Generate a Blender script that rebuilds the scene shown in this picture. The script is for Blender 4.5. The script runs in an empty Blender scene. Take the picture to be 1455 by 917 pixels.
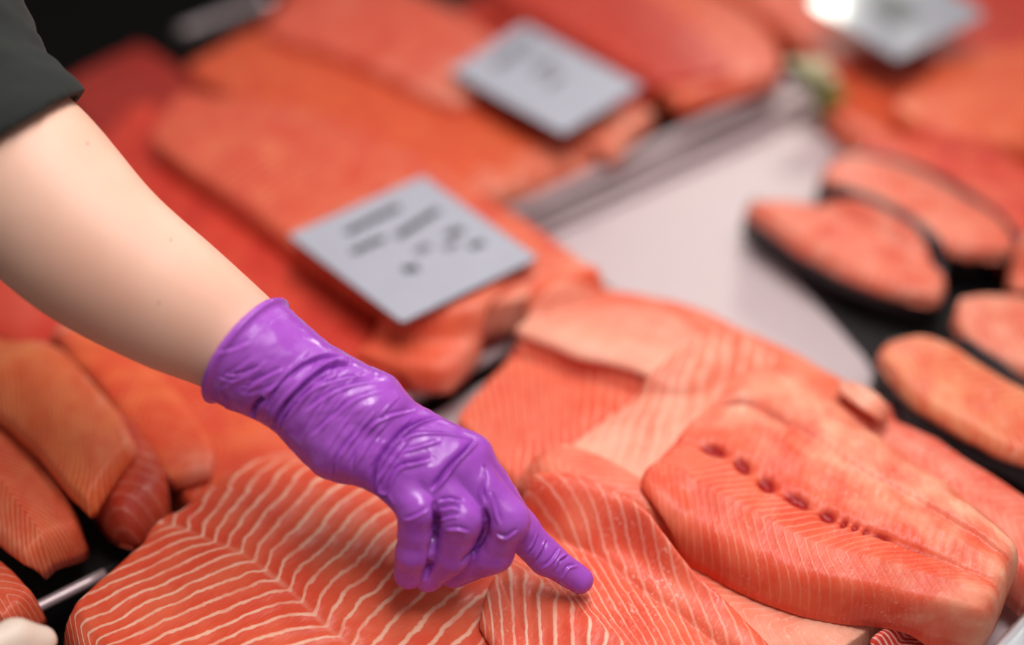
import bpy, math, random
import numpy as np
from mathutils import Vector
from mathutils.bvhtree import BVHTree

random.seed(3)
SC = bpy.context.scene
COL = SC.collection

# ------------------------------------------------------------------ camera
W, HH, F = 1455.0, 917.0, 1700.0
PITCH = math.radians(36.0)
CZ = 0.572                                   # camera height above the tray bottoms
SP, CP = math.sin(PITCH), math.cos(PITCH)
cam_d = bpy.data.cameras.new('camera')
cam = bpy.data.objects.new('camera', cam_d)
COL.objects.link(cam)
cam.location = (0, 0, CZ)
cam.rotation_euler = (math.pi / 2 - PITCH, 0, 0)
cam_d.sensor_width = 36.0
cam_d.lens = F / W * 36.0
cam_d.clip_start = 0.02
cam_d.dof.use_dof = True
cam_d.dof.focus_distance = 0.675
cam_d.dof.aperture_fstop = 1.15
cam_d.dof.aperture_blades = 9
SC.camera = cam

# ------------------------------------------------------------------ world, lamps, exposure
SC.view_settings.view_transform = 'Standard'
SC.view_settings.look = 'None'
SC.view_settings.gamma = 1.0
SC.view_settings.use_curve_mapping = False
SC.view_settings.exposure = 0.13
world = bpy.data.worlds.new('shop_air')
SC.world = world
world.use_nodes = True
bg = world.node_tree.nodes['Background']
bg.inputs[0].default_value = (1.0, 0.93, 0.93, 1)
bg.inputs[1].default_value = 0.21


def area(name, loc, target, sx, sy, power, color):
    d = bpy.data.lights.new(name, 'AREA')
    d.shape = 'RECTANGLE'
    d.size, d.size_y, d.energy, d.color = sx, sy, power, color
    o = bpy.data.objects.new(name, d)
    COL.objects.link(o)
    o.location = loc
    o.rotation_euler = (Vector(target) - Vector(loc)).to_track_quat('-Z', 'Y').to_euler()
    return o


area('counter_lamp', (0.14, 0.66, 1.22), (0.06, 0.66, 0.0), 1.2, 0.26, 14.0, (1.0, 0.96, 0.95))
area('ceiling_lamp', (0.9, 0.1, 2.3), (0.1, 0.7, 0.0), 0.9, 0.5, 7, (1.0, 0.95, 0.93))
area('added_glare_lamp', (0.55, 2.27, .81), (0.36, 1.21, 0.09), 0.22, 0.30, 3.5, (1.0, 0.99, 0.86))  # unseen lamp, added to throw glare on the left half of the glossy board


# ------------------------------------------------------------------ pixel helpers (photo frame 1455 x 917)
def G(px, py, z=0.0):
    d = (CZ - z) / (SP + (py - HH / 2) / F * CP)
    return PD(px, py, d)


def PD(px, py, d):
    x = (px - W / 2) / F * d
    y = -(py - HH / 2) / F * d
    return (x, y * SP + d * CP, CZ + y * CP - d * SP)


def cam2world(v):
    v = np.asarray(v, float)
    x, y, z = v[..., 0], v[..., 1], v[..., 2]
    return np.stack([x, y * SP - z * CP, CZ + y * CP + z * SP], -1)


# ------------------------------------------------------------------ numpy noise
def _hash(ix, iy, iz, seed):
    h = (ix.astype(np.int64) * 374761393 + iy.astype(np.int64) * 668265263 + iz.astype(np.int64) * 2147483647 + seed * 1274126177) & 0xffffffff
    h = ((h ^ (h >> 13)) * 1274126177) & 0xffffffff
    h = (h ^ (h >> 16)) & 0xffffff
    return h / float(0xffffff) * 2 - 1


def vnoise(x, y, z, seed=0):
    ix, iy, iz = np.floor(x), np.floor(y), np.floor(z)
    fx, fy, fz = x - ix, y - iy, z - iz
    fx, fy, fz = [f * f * (3 - 2 * f) for f in (fx, fy, fz)]
    r = 0
    for a in (0, 1):
        for b in (0, 1):
            for c in (0, 1):
                w = (fx if a else 1 - fx) * (fy if b else 1 - fy) * (fz if c else 1 - fz)
                r = r + w * _hash(ix + a, iy + b, iz + c, seed)
    return r


def fbm(x, y, z, seed=0, oct=3):
    r, a = 0, 1.0
    for k in range(oct):
        r = r + a * vnoise(x * 2 ** k, y * 2 ** k, z * 2 ** k, seed + k)
        a *= .5
    return r


# ------------------------------------------------------------------ mesh and material helpers
def mesh_np(name, verts, quads, mat=None, parent=None, smooth=True, attrs=None):
    me = bpy.data.meshes.new(name)
    verts = np.asarray(verts, np.float32)
    quads = np.asarray(quads, np.int32)
    me.vertices.add(len(verts))
    me.vertices.foreach_set('co', verts.ravel())
    k = quads.shape[1]
    me.loops.add(quads.size)
    me.loops.foreach_set('vertex_index', quads.ravel())
    me.polygons.add(len(quads))
    me.polygons.foreach_set('loop_start', np.arange(0, quads.size, k, dtype=np.int32))
    me.polygons.foreach_set('loop_total', np.full(len(quads), k, dtype=np.int32))
    me.update(calc_edges=True)
    me.validate()
    if smooth:
        me.polygons.foreach_set('use_smooth', np.ones(len(me.polygons), dtype=bool))
    for an, (ty, arr) in (attrs or {}).items():
        a = me.attributes.new(an, ty, 'POINT')
        a.data.foreach_set('value' if ty == 'FLOAT' else 'vector', np.asarray(arr, np.float32).ravel())
    if mat:
        me.materials.append(mat)
    o = bpy.data.objects.new(name, me)
    COL.objects.link(o)
    if parent:
        o.parent = parent
    return o


def tag(o, label, cat, group=None, kind=None):
    if label: o['label'] = label
    if cat: o['category'] = cat
    if group: o['group'] = group
    if kind: o['kind'] = kind
    return o


def empty(name, loc=(0, 0, 0)):
    o = bpy.data.objects.new(name, None)
    COL.objects.link(o)
    o.location = loc
    return o


class NT:
    def __init__(s, name):
        s.m = bpy.data.materials.new(name)
        s.m.use_nodes = True
        s.t = s.m.node_tree
        s.b = s.t.nodes['Principled BSDF']

    def n(s, ty, **kw):
        n = s.t.nodes.new(ty)
        for k, v in kw.items():
            setattr(n, k, v)
        return n

    def set(s, sock, v):
        if isinstance(v, bpy.types.NodeSocket):
            s.t.links.new(v, sock)
        else:
            sock.default_value = v

    def math(s, op, a, b=None, c=None, clamp=False):
        n = s.n('ShaderNodeMath', operation=op, use_clamp=clamp)
        s.set(n.inputs[0], a)
        if b is not None: s.set(n.inputs[1], b)
        if c is not None: s.set(n.inputs[2], c)
        return n.outputs[0]

    def mix(s, f, a, b):
        n = s.n('ShaderNodeMix', data_type='RGBA')
        s.set(n.inputs[0], f)
        s.set(n.inputs[6], a if isinstance(a, bpy.types.NodeSocket) else (*a, 1))
        s.set(n.inputs[7], b if isinstance(b, bpy.types.NodeSocket) else (*b, 1))
        return n.outputs[2]

    def noise(s, vec, scale, detail=2, rough=.5):
        n = s.n('ShaderNodeTexNoise')
        if vec is not None: s.set(n.inputs['Vector'], vec)
        n.inputs['Scale'].default_value = scale
        n.inputs['Detail'].default_value = detail
        n.inputs['Roughness'].default_value = rough
        return n.outputs[0]

    def ramp(s, v, lo, hi, a=0.0, b=1.0):
        n = s.n('ShaderNodeMapRange', interpolation_type='SMOOTHSTEP')
        s.set(n.inputs[0], v)
        n.inputs[1].default_value, n.inputs[2].default_value = lo, hi
        n.inputs[3].default_value, n.inputs[4].default_value = a, b
        return n.outputs[0]

    def attr(s, name):
        return s.n('ShaderNodeAttribute', attribute_name=name)

    def bump(s, h, strength, dist):
        n = s.n('ShaderNodeBump')
        s.set(n.inputs['Height'], h)
        n.inputs['Strength'].default_value = strength
        n.inputs['Distance'].default_value = dist
        s.t.links.new(n.outputs[0], s.b.inputs['Normal'])

    def objco(s):
        return s.n('ShaderNodeTexCoord').outputs['Object']

    def p(s, **kw):
        for k, v in kw.items():
            sock = s.b.inputs[k.replace('_', ' ')]
            if isinstance(v, tuple) and len(v) == 3 and sock.type == 'RGBA':
                v = (*v, 1)
            s.set(sock, v)


def simple(name, col, rough=.5, metal=0.0, noise_scale=0, noise_amt=.15, bump=0, **kw):
    t = NT(name)
    if noise_scale:
        f = t.noise(t.objco(), noise_scale, 4)
        dk = tuple(c * (1 - noise_amt * 2) for c in col)
        t.p(Base_Color=t.mix(f, dk, tuple(min(1, c * (1 + noise_amt)) for c in col)))
        if bump:
            t.bump(f, bump, .002)
    else:
        t.p(Base_Color=col)
    t.p(Roughness=rough, Metallic=metal, **kw)
    return t.m


ORANGE = (.76, .115, .030)
CORAL = (.82, .125, .065)
PINK = (.85, .20, .12)
RED = (.66, .045, .022)
PALE = (.93, .50, .34)
CREAM = (.88, .42, .29)
_mats = {}


def salmon(a=CORAL, b=None, line=PALE, ls=.5, lw=.25, pale=CREAM, speck=.0, rough=.42, fibre=.35):
    key = (a, b, line, ls, lw, pale, speck, rough, fibre)
    if key in _mats:
        return _mats[key]
    if b is None:
        b = (a[0] * .9, a[1] * .62, a[2] * .55)
    a = (a[0] * .93, a[1] * .78, a[2] * .74)
    b = (b[0] * .92, b[1] * .76, b[2] * .72)
    t = NT('salmon_flesh')
    fl = t.attr('fl').outputs['Vector']
    ph = t.attr('ph').outputs['Fac']
    pl = t.attr('pale').outputs['Fac']
    dk = t.attr('dark').outputs['Fac']
    lk = t.attr('lk').outputs['Fac']
    n1 = t.noise(fl, 38, 3)
    col = t.mix(t.ramp(n1, .35, .68), b, a)
    n0 = t.noise(fl, 13, 3, .6)
    col = t.mix(t.ramp(n0, .50, .72, 0, .55), col, (a[0] * .86, a[1] * .45, a[2] * .40))
    col = t.mix(t.ramp(n0, .46, .28, 0, .30), col, (min(1, a[0] * 1.04), a[1] * 1.7, a[2] * 2.0))
    # pale fibre running across the flakes
    mp = t.n('ShaderNodeMapping')
    mp.inputs['Scale'].default_value = (1, 5, 1)
    t.t.links.new(fl, mp.inputs[0])
    n2 = t.noise(mp.outputs[0], 130, 3, .6)
    col = t.mix(t.math('MULTIPLY', t.ramp(n2, .5, .8), fibre), col, tuple(min(1, c * 1.0 + .12) for c in a))
    wob = t.math('MULTIPLY', t.math('SUBTRACT', t.noise(fl, 200, 2), .5), .26)
    c = t.math('COSINE', t.math('MULTIPLY', t.math('ADD', ph, wob), 2 * math.pi))
    lo = math.cos(math.pi * lw)
    st = t.ramp(c, lo - .15, min(.999, lo + .35))
    st = t.math('MULTIPLY', st, t.ramp(t.noise(fl, 55, 2), .25, .6, .45, 1.0))
    st = t.math('MULTIPLY', st, lk)
    col = t.mix(t.math('MULTIPLY', st, ls, clamp=True), col, line)
    pn = t.math('ADD', pl, t.math('MULTIPLY', t.math('SUBTRACT', t.noise(fl, 45, 3), .5), .85))
    pn = t.math('MULTIPLY', t.ramp(pn, .15, .95), t.ramp(pl, .0, .1))
    col = t.mix(pn, col, pale)
    if speck:
        sp = t.ramp(t.noise(fl, 330, 3, .7), .56, .70)
        sp = t.math('MULTIPLY', sp, t.ramp(t.noise(fl, 30, 2), .45, .62))
        col = t.mix(t.math('MULTIPLY', sp, speck), col, (.95, .66, .55))
    col = t.mix(t.ramp(dk, .1, .8), col, (.36, .005, .004))
    t.p(Base_Color=col, Roughness=t.ramp(n2, .3, .7, rough + .12, rough - .08),
        Coat_Weight=.08, Coat_Roughness=.22, IOR=1.36)
    t.p(Subsurface_Weight=.12, Subsurface_Radius=(1.0, .3, .15), Subsurface_Scale=.006)
    hgt = t.math('ADD', t.math('MULTIPLY', n2, .5), t.math('MULTIPLY', st, .5))
    t.bump(hgt, .45, .0012)
    _mats[key] = t.m
    return t.m


# ------------------------------------------------------------------ heap height field: pieces of fish rest on what lies below
CELL, X0, Y0 = .003, -1.0, .2
NX, NY = 700, 900
HF = np.zeros((NX, NY), np.float32)


def hf_put(x, y, z):
    i = np.clip(((x - X0) / CELL).astype(int), 0, NX - 1)
    j = np.clip(((y - Y0) / CELL).astype(int), 0, NY - 1)
    np.maximum.at(HF, (i.ravel(), j.ravel()), z.ravel().astype(np.float32))


def hf_smooth(x, y):
    i0, i1 = max(0, int((x.min() - X0) / CELL) - 12), min(NX, int((x.max() - X0) / CELL) + 12)
    j0, j1 = max(0, int((y.min() - Y0) / CELL) - 12), min(NY, int((y.max() - Y0) / CELL) + 12)
    w = HF[i0:i1, j0:j1].copy()
    for _ in range(3):
        p = np.pad(w, 1, mode='edge')
        w = np.maximum.reduce([p[a:a + w.shape[0], b:b + w.shape[1]] for a in range(3) for b in range(3)])
    for _ in range(3):
        p = np.pad(w, 1, mode='edge')
        w2 = sum(p[a:a + w.shape[0], b:b + w.shape[1]] for a in range(3) for b in range(3)) / 9
        w = w2
    fi = np.clip((x - X0) / CELL - i0 - .5, 0, w.shape[0] - 1.01)
    fj = np.clip((y - Y0) / CELL - j0 - .5, 0, w.shape[1] - 1.01)
    a, b = fi.astype(int), fj.astype(int)
    u, v = fi - a, fj - b
    return (w[a, b] * (1 - u) * (1 - v) + w[a + 1, b] * u * (1 - v) + w[a, b + 1] * (1 - u) * v + w[a + 1, b + 1] * u * v)


def curve(pts, n=240):
    P = np.array([G(*p) if len(p) == 3 else G(p[0], p[1], .04) for p in pts], float)
    if len(P) == 2:
        P = np.array([P[0], (P[0] + P[1]) / 2, P[1]])
    Q = np.vstack([2 * P[0] - P[1], P, 2 * P[-1] - P[-2]])
    out = []
    for k in range(1, len(Q) - 2):
        t = np.linspace(0, 1, 40, endpoint=False)[:, None]
        a, b, c, d = Q[k - 1], Q[k], Q[k + 1], Q[k + 2]
        out.append(.5 * ((2 * b) + (-a + c) * t + (2 * a - 5 * b + 4 * c - d) * t ** 2 + (-a + 3 * b - 3 * c + d) * t ** 3))
    out = np.vstack(out + [P[-1][None]])
    s = np.concatenate([[0], np.cumsum(np.linalg.norm(np.diff(out, axis=0), axis=1))])
    q = np.linspace(0, s[-1], n)
    return np.stack([np.interp(q, s, out[:, k]) for k in range(3)], 1), s[-1]


def samples(length, r0, r1, step):
    e = [1 - math.cos(t) for t in np.linspace(0, math.pi / 2, 6)]
    a = [r0 * k for k in e]
    b = [length - r1 * k for k in e][::-1]
    n = max(3, int((b[0] - a[-1]) / step))
    mid = list(np.linspace(a[-1], b[0], n + 2)[1:-1])
    return np.array(a + mid + b) / length * 2 - 1


SEED = [10]


def fillet(label, L, R, mat, z=None, thick=.028, r=.007, crown=.004, ridge=None, sp=.008, off=((-1, -.03), (0, 0), (1, -.03)),
           pale=None, palev=None, dark=(), res=.003, lump=.0012, corner=.05, group='salmon fillets piled on the trays',
           name='salmon_fillet', wob=.25, gap=.0006, minth=.006, parent=None, stripe_h=.00025, cat='fish fillet', rough_z=0, lsu=((-1, 1), (1, 1)), lsv=((0, 1), (1, 1))):
    SEED[0] += 7
    sd = SEED[0]
    if z is not None:
        L = [(p[0], p[1], z) if len(p) == 2 else p for p in L]
        R = [(p[0], p[1], z) if len(p) == 2 else p for p in R]
    Lc, ll = curve(L)
    Rc, lr = curve(R)
    length = (ll + lr) / 2
    width = np.linalg.norm(Lc - Rc, axis=1)
    wm = float(np.mean(width))
    r4 = r if isinstance(r, tuple) else (r, r, r, r)          # near edge, far edge, start, end
    s = samples(length, r4[2], r4[3], res)
    t = samples(wm, r4[0], r4[1], res)
    S, T = np.meshgrid(s, t, indexing='ij')
    S2 = S * (1 - corner * np.abs(T) ** 8)
    T2 = T * (1 - corner * (length / wm) ** .5 * np.abs(S) ** 8)
    q = (S2 + 1) / 2 * (len(Lc) - 1)
    grid = np.arange(len(Lc))
    PL = np.stack([np.interp(q, grid, Lc[:, k]) for k in range(3)], -1)
    PR = np.stack([np.interp(q, grid, Rc[:, k]) for k in range(3)], -1)
    w = ((T2 + 1) / 2)[..., None]
    P = PL * (1 - w) + PR * w
    # irregular cut outline
    ex = fbm(P[..., 0] * 22, P[..., 1] * 22, S * 0 + sd, sd, 3)
    ey = fbm(P[..., 0] * 22 + 50, P[..., 1] * 22, S * 0 + sd, sd + 5, 3)
    P[..., 0] += ex * .0016
    P[..., 1] += ey * .0016
    u, v = T, (S + 1) / 2 * length
    top = P[..., 2] + crown * (1 - T ** 2) * (1 - S ** 4)
    if ridge:
        top = top + np.interp(u, [a for a, _ in ridge], [b for _, b in ridge])
    top = top + lump * fbm(P[..., 0] * 30, P[..., 1] * 30, S * 0 + 3.3, sd, 3)
    if rough_z:
        top = top + rough_z * fbm(P[..., 0] * 190, P[..., 1] * 190, S * 0 + 7.7, sd + 3, 3) * np.exp(-((u - .1) / .45) ** 2)
    ph = v + np.interp(u, [a for a, _ in off], [b for _, b in off])
    # soften the chevron's kinks
    ph = ph + .0012 * fbm(u * wm * 26, v * 26, S * 0, sd + 9, 2) * wob / .25
    ph = ph / sp
    top = top + stripe_h * np.cos(2 * np.pi * ph) * (1 - np.abs(T) ** 6)
    pv = np.zeros_like(u)
    if pale:
        pv = np.interp(u, [a for a, _ in pale], [b for _, b in pale])
    if palev:
        pv = np.maximum(pv, np.interp(v / length, [a for a, _ in palev], [b for _, b in palev]))
    lkv = np.interp(u, [a for a, _ in lsu], [b for _, b in lsu]) * np.interp(v / length, [a for a, _ in lsv], [b for _, b in lsv])
    dv = np.zeros_like(u)
    for (du, dvv, ru, rv, amt) in dark:
        e = ((u - du) * wm / 2 / ru) ** 2 + ((v - dvv * length) / rv) ** 2
        g = np.exp(-e ** 1.5) * amt
        dv = np.maximum(dv, g)
        top = top - .0035 * g
    base_d = hf_smooth(P[..., 0], P[..., 1]) + gap
    top = np.maximum(top, base_d + minth)
    base = np.maximum(base_d, top - thick)
    halfd = (1 - np.abs(T)) / 2 * wm
    rr = np.where(T < 0, r4[0], r4[1])
    qs = 1 - np.clip(halfd / rr, 0, 1)
    ds = (1 - np.abs(S)) / 2 * length
    rs = np.where(S < 0, r4[2], r4[3])
    qe = 1 - np.clip(ds / rs, 0, 1)
    prof = np.sqrt(np.clip(1 - qs ** 2, 0, 1)) * np.sqrt(np.clip(1 - qe ** 2, 0, 1))
    zt = base + (top - base) * prof
    ni, nj = S.shape
    hf_put(P[..., 0], P[..., 1], zt)
    topv = np.stack([P[..., 0], P[..., 1], zt], -1).reshape(-1, 3)
    idx = np.arange(ni * nj).reshape(ni, nj)
    inner = np.zeros((ni, nj), bool)
    inner[1:-1, 1:-1] = True
    bidx = idx.copy()
    bidx[inner] = ni * nj + np.arange(inner.sum())
    botv = np.stack([P[..., 0], P[..., 1], base], -1)[inner]
    V = np.vstack([topv, botv])

    def quads(I, flip):
        a, b, c, d = I[:-1, :-1], I[1:, :-1], I[1:, 1:], I[:-1, 1:]
        Q = np.stack([a, d, c, b] if not flip else [a, b, c, d], -1).reshape(-1, 4)
        return Q
    # winding: make the top face up
    e1 = P[ni // 2 + 1, nj // 2] - P[ni // 2, nj // 2]
    e2 = P[ni // 2, nj // 2 + 1] - P[ni // 2, nj // 2]
    up = (e1[0] * e2[1] - e1[1] * e2[0]) > 0
    Q = np.vstack([quads(idx, up), quads(bidx, not up)])

    def att(A):
        return np.concatenate([A.reshape(-1), A[inner]])
    fl = np.stack([u * wm / 2 + sd * .37, v, zt], -1)
    fl = np.concatenate([fl.reshape(-1, 3), fl[inner]])
    cen = V.mean(0)
    o = mesh_np(name, V - cen, Q, mat, parent, True,
                {'ph': ('FLOAT', att(ph)), 'pale': ('FLOAT', att(pv)), 'dark': ('FLOAT', att(dv)), 'lk': ('FLOAT', att(lkv)), 'fl': ('FLOAT_VECTOR', fl)})
    o.location = cen
    if parent is None:
        tag(o, label, cat, group)
    return o


# ------------------------------------------------------------------ signed distance surfaces (hands, sleeve)
def surface_nets(S, org, h):
    ins = S < 0
    nx, ny, nz = S.shape
    c = ins[:-1, :-1, :-1].astype(np.int8)
    tot = np.zeros((nx - 1, ny - 1, nz - 1), np.int8)
    for a in (0, 1):
        for b in (0, 1):
            for d in (0, 1):
                tot += ins[a:nx - 1 + a, b:ny - 1 + b, d:nz - 1 + d]
    act = (tot > 0) & (tot < 8)
    ci = np.argwhere(act)
    idm = -np.ones(act.shape, np.int64)
    idm[act] = np.arange(len(ci))
    acc = np.zeros((len(ci), 3))
    cnt = np.zeros(len(ci))
    corners = [(a, b, d) for a in (0, 1) for b in (0, 1) for d in (0, 1)]
    for p in corners:
        for ax in range(3):
            if p[ax]: continue
            q = list(p); q[ax] = 1
            v0 = S[ci[:, 0] + p[0], ci[:, 1] + p[1], ci[:, 2] + p[2]]
            v1 = S[ci[:, 0] + q[0], ci[:, 1] + q[1], ci[:, 2] + q[2]]
            m = (v0 < 0) != (v1 < 0)
            t = np.where(m, v0 / np.where(m, v0 - v1, 1), 0)
            pt = np.array(p, float)[None] + np.zeros((len(ci), 3))
            pt[:, ax] += t
            acc[m] += pt[m]
            cnt[m] += 1
    V = (ci + acc / cnt[:, None]) * h + org
    Q = []
    for ax in range(3):
        o1, o2 = [k for k in range(3) if k != ax]
        sl0 = [slice(None)] * 3; sl1 = [slice(None)] * 3
        sl0[ax] = slice(0, -1); sl1[ax] = slice(1, None)
        a, b = ins[tuple(sl0)], ins[tuple(sl1)]
        e = np.argwhere(a != b)
        ok = (e[:, o1] > 0) & (e[:, o2] > 0) & (e[:, o1] < S.shape[o1] - 1) & (e[:, o2] < S.shape[o2] - 1)
        e = e[ok]
        fl = a[e[:, 0], e[:, 1], e[:, 2]]
        def cell(d1, d2):
            g = e.copy(); g[:, o1] -= d1; g[:, o2] -= d2
            return idm[g[:, 0], g[:, 1], g[:, 2]]
        q = np.stack([cell(1, 1), cell(0, 1), cell(0, 0), cell(1, 0)], -1)
        if ax == 1:
            fl = ~fl
        q[~fl] = q[~fl][:, ::-1]
        Q.append(q)
    return V, np.vstack(Q)


def smooth_mesh(V, Q, it=2, lam=.5):
    E = np.vstack([Q[:, [0, 1]], Q[:, [1, 2]], Q[:, [2, 3]], Q[:, [3, 0]]])
    for k in range(it):
        acc = np.zeros_like(V); cnt = np.zeros(len(V))
        for a, b in ((0, 1), (1, 0)):
            for d in range(3):
                acc[:, d] += np.bincount(E[:, a], V[E[:, b], d], len(V))
            cnt += np.bincount(E[:, a], minlength=len(V))
        V = V + lam * (acc / np.maximum(cnt, 1)[:, None] - V)
    return V


def normals(V, Q):
    n = np.cross(V[Q[:, 2]] - V[Q[:, 0]], V[Q[:, 3]] - V[Q[:, 1]])
    N = np.zeros_like(V)
    for k in range(4):
        for d in range(3):
            N[:, d] += np.bincount(Q[:, k], n[:, d], len(V))
    return N / np.maximum(np.linalg.norm(N, axis=1), 1e-12)[:, None]


def cpt(px, py, d):
    return np.array([(px - W / 2) / F * d, -(py - HH / 2) / F * d, -d])


class Field:
    def __init__(s, lo, hi, h):
        s.h = h
        s.org = np.array(lo, float)
        n = np.ceil((np.array(hi) - s.org) / h).astype(int) + 1
        s.g = np.meshgrid(*[s.org[k] + np.arange(n[k]) * h for k in range(3)], indexing='ij')
        s.g = [a.astype(np.float32) for a in s.g]
        s.S = np.full(s.g[0].shape, 1e3, np.float32)

    def cone(s, a, b, ra, rb):
        ab = b - a
        L2 = float(ab @ ab)
        x, y, z = s.g
        t = np.clip(((x - a[0]) * ab[0] + (y - a[1]) * ab[1] + (z - a[2]) * ab[2]) / L2, 0, 1)
        d = np.sqrt((x - a[0] - t * ab[0]) ** 2 + (y - a[1] - t * ab[1]) ** 2 + (z - a[2] - t * ab[2]) ** 2)
        return d - (ra + (rb - ra) * t)


def smin(a, b, k):
    h = np.clip(.5 + .5 * (b - a) / k, 0, 1)
    return b + (a - b) * h - k * h * (1 - h)


# ------------------------------------------------------------------ materials
steel = simple('brushed_steel', (.62, .53, .54), .34, .75, 60, .06)
rim_m = simple('tray_rim_steel', (.66, .53, .54), .4, .45, 60, .06)
tray_m = NT('pale_tray_steel')
_n = tray_m.noise(tray_m.objco(), 220, 3, .6)
tray_m.p(Base_Color=tray_m.mix(_n, (.55, .44, .445), (.68, .565, .575)), Roughness=.5, Metallic=.15)
tray_m.bump(_n, .15, .001)
tray_m = tray_m.m
black_m = simple('black_plastic', (.010, .009, .009), .55)
card_m = simple('grey_price_board', (.42, .42, .48), .55, 0, 25, .05)
card_edge = simple('dark_card_edge', (.12, .12, .13), .5)
ink = simple('dark_ink', (.035, .035, .04), .6)
ink2 = simple('pale_ink', (.20, .18, .21), .6)
skin_black = simple('fish_skin', (.030, .020, .024), .4, 0, 40, .3)


# ------------------------------------------------------------------ setting: counter well, trays
def slab(name, poly, z0, z1, mat, parent=None, kind=None, bevel=.002):
    """flat slab from photo-plane corners"""
    pts = [Vector(G(x, y, z1)) for x, y in poly]
    me = bpy.data.meshes.new(name)
    n = len(pts)
    c = sum((p for p in pts), Vector()) / n
    v = [(p.x - c.x, p.y - c.y, z1 - z0) for p in pts] + [(p.x - c.x, p.y - c.y, 0) for p in pts]
    area2 = sum(v[i][0] * v[(i + 1) % n][1] - v[(i + 1) % n][0] * v[i][1] for i in range(n))
    f = [list(range(n)), list(range(2 * n - 1, n - 1, -1))] + [[i, i + n, (i + 1) % n + n, (i + 1) % n] for i in range(n)]
    if area2 < 0:
        f = [q[::-1] for q in f]
    me.from_pydata(v, [], f)
    me.materials.append(mat)
    o = bpy.data.objects.new(name, me)
    COL.objects.link(o)
    o.location = (c.x, c.y, z0)
    if parent:
        o.parent = parent
        o.location = (c.x - parent.location.x, c.y - parent.location.y, z0 - parent.location.z)
    if bevel:
        m = o.modifiers.new('b', 'BEVEL'); m.width = bevel; m.segments = 2
    if kind: o['kind'] = kind
    return o


def tube(name, pts, rad, mat, parent=None, seg=10):
    """tube through world points"""
    P = np.array(pts, float)
    V = []
    for i, p in enumerate(P):
        t = P[min(i + 1, len(P) - 1)] - P[max(i - 1, 0)]
        t /= np.linalg.norm(t)
        a = np.cross(t, (0, 0, 1.0)); a /= np.linalg.norm(a)
        b = np.cross(a, t)
        rr = rad[i] if isinstance(rad, (list, tuple)) else rad
        for k in range(seg):
            an = 2 * math.pi * k / seg
            V.append(p + rr * (math.cos(an) * a + math.sin(an) * b))
    n = len(P)
    Q = [(i * seg + k, i * seg + (k + 1) % seg, (i + 1) * seg + (k + 1) % seg, (i + 1) * seg + k) for i in range(n - 1) for k in range(seg)]
    me = bpy.data.meshes.new(name)
    V = np.array(V); c = V.mean(0)
    me.from_pydata([tuple(v - c) for v in V], [], Q + [tuple(range(seg)), tuple(range(n * seg - 1, (n - 1) * seg - 1, -1))])
    for p in me.polygons: p.use_smooth = len(p.vertices) == 4
    me.materials.append(mat)
    o = bpy.data.objects.new(name, me)
    COL.objects.link(o)
    o.location = c
    if parent:
        o.parent = parent
        o.location = Vector(c) - parent.location
    return o


def box(name, lo, hi, mat, kind=None):
    v = [(x, y, z) for x in (lo[0], hi[0]) for y in (lo[1], hi[1]) for z in (lo[2], hi[2])]
    me = bpy.data.meshes.new(name)
    me.from_pydata(v, [], [(0, 1, 3, 2), (4, 6, 7, 5), (0, 4, 5, 1), (2, 3, 7, 6), (0, 2, 6, 4), (1, 5, 7, 3)])
    me.materials.append(mat)
    o = bpy.data.objects.new(name, me)
    COL.objects.link(o)
    if kind: o['kind'] = kind
    return o


dark_floor = simple('dark_counter_steel', (.004, .0035, .003), .9, 0, 8, .2, Specular_IOR_Level=.08)
box('floor', (-1.6, -.2, -.06), (1.8, 2.9, -.03), dark_floor, 'structure')
box('wall_back', (-1.6, 2.9, -.06), (1.8, 2.94, .6), dark_floor, 'structure')

# trays: rim direction in the photo runs up to the right
def tray(label, poly, rims, mat, z1=0.0):
    c = G(*poly[0], 0)
    t = empty('display_tray', (c[0], c[1], -.029))
    tag(t, label, 'tray', 'steel trays of the fish counter')
    slab('tray_bottom', poly, -.029, z1, mat, t)
    for (a, b, z, r_, zz) in rims:
        A, B = np.array(G(*a, z)), np.array(G(*b, zz if zz is not None else z))
        tube('rim', [A + (B - A) * k / 8 for k in range(9)], r_, rim_m, t)
    return t


tray('empty pale pinkish steel tray between the salmon sides and the cut portions',
     [(738, 306), (1150, 108), (1290, 225), (1120, 330), (1225, 480), (1262, 560), (1160, 552), (1050, 494), (870, 412)],
     [((722, 306), (1118, 120), .022, .007, None), ((747, 322), (1145, 142), .010, .005, None), ((768, 336), (1160, 158), .004, .004, None)], tray_m)
tray('steel tray under the row with the readable price board, rim showing above the glove',
     [(40, 215), (250, 180), (700, 312), (852, 402), (585, 552), (320, 548), (110, 395)],
     [((430, 640), (860, 424), .012, .0048, None)], tray_m, -.006)
tray('steel tray under the salmon sides behind, below the blurred grey board',
     [(340, 120), (520, -40), (1100, 95), (700, 286)], [], black_m, -.006)
tray('steel tray of the big salmon sides, its rim showing in the lower left corner',
     [(170, 890), (430, 665), (610, 592), (872, 428), (1050, 510), (1160, 568), (1265, 590), (1750, 900), (1500, 1250), (120, 1200)],
     [((-60, 920), (150, 815), .012, .0036, None)], tray_m, -.004)
tray('dark tray under the pile of orange salmon sides at the left edge', [(-300, 370), (95, 400), (300, 556), (420, 655), (150, 812), (-80, 915)], [], black_m, -.001)
tray('dark tray under the salmon sides in the upper right corner', [(1170, 90), (1300, 216), (1500, 165), (1800, 240), (1800, -150), (1290, -110)], [], black_m, -.001)
bt = empty('black_tray', (G(1300, 420, 0)[0], G(1300, 420, 0)[1], -.029))
tag(bt, 'black tray holding the cut salmon portions', 'tray')
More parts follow.
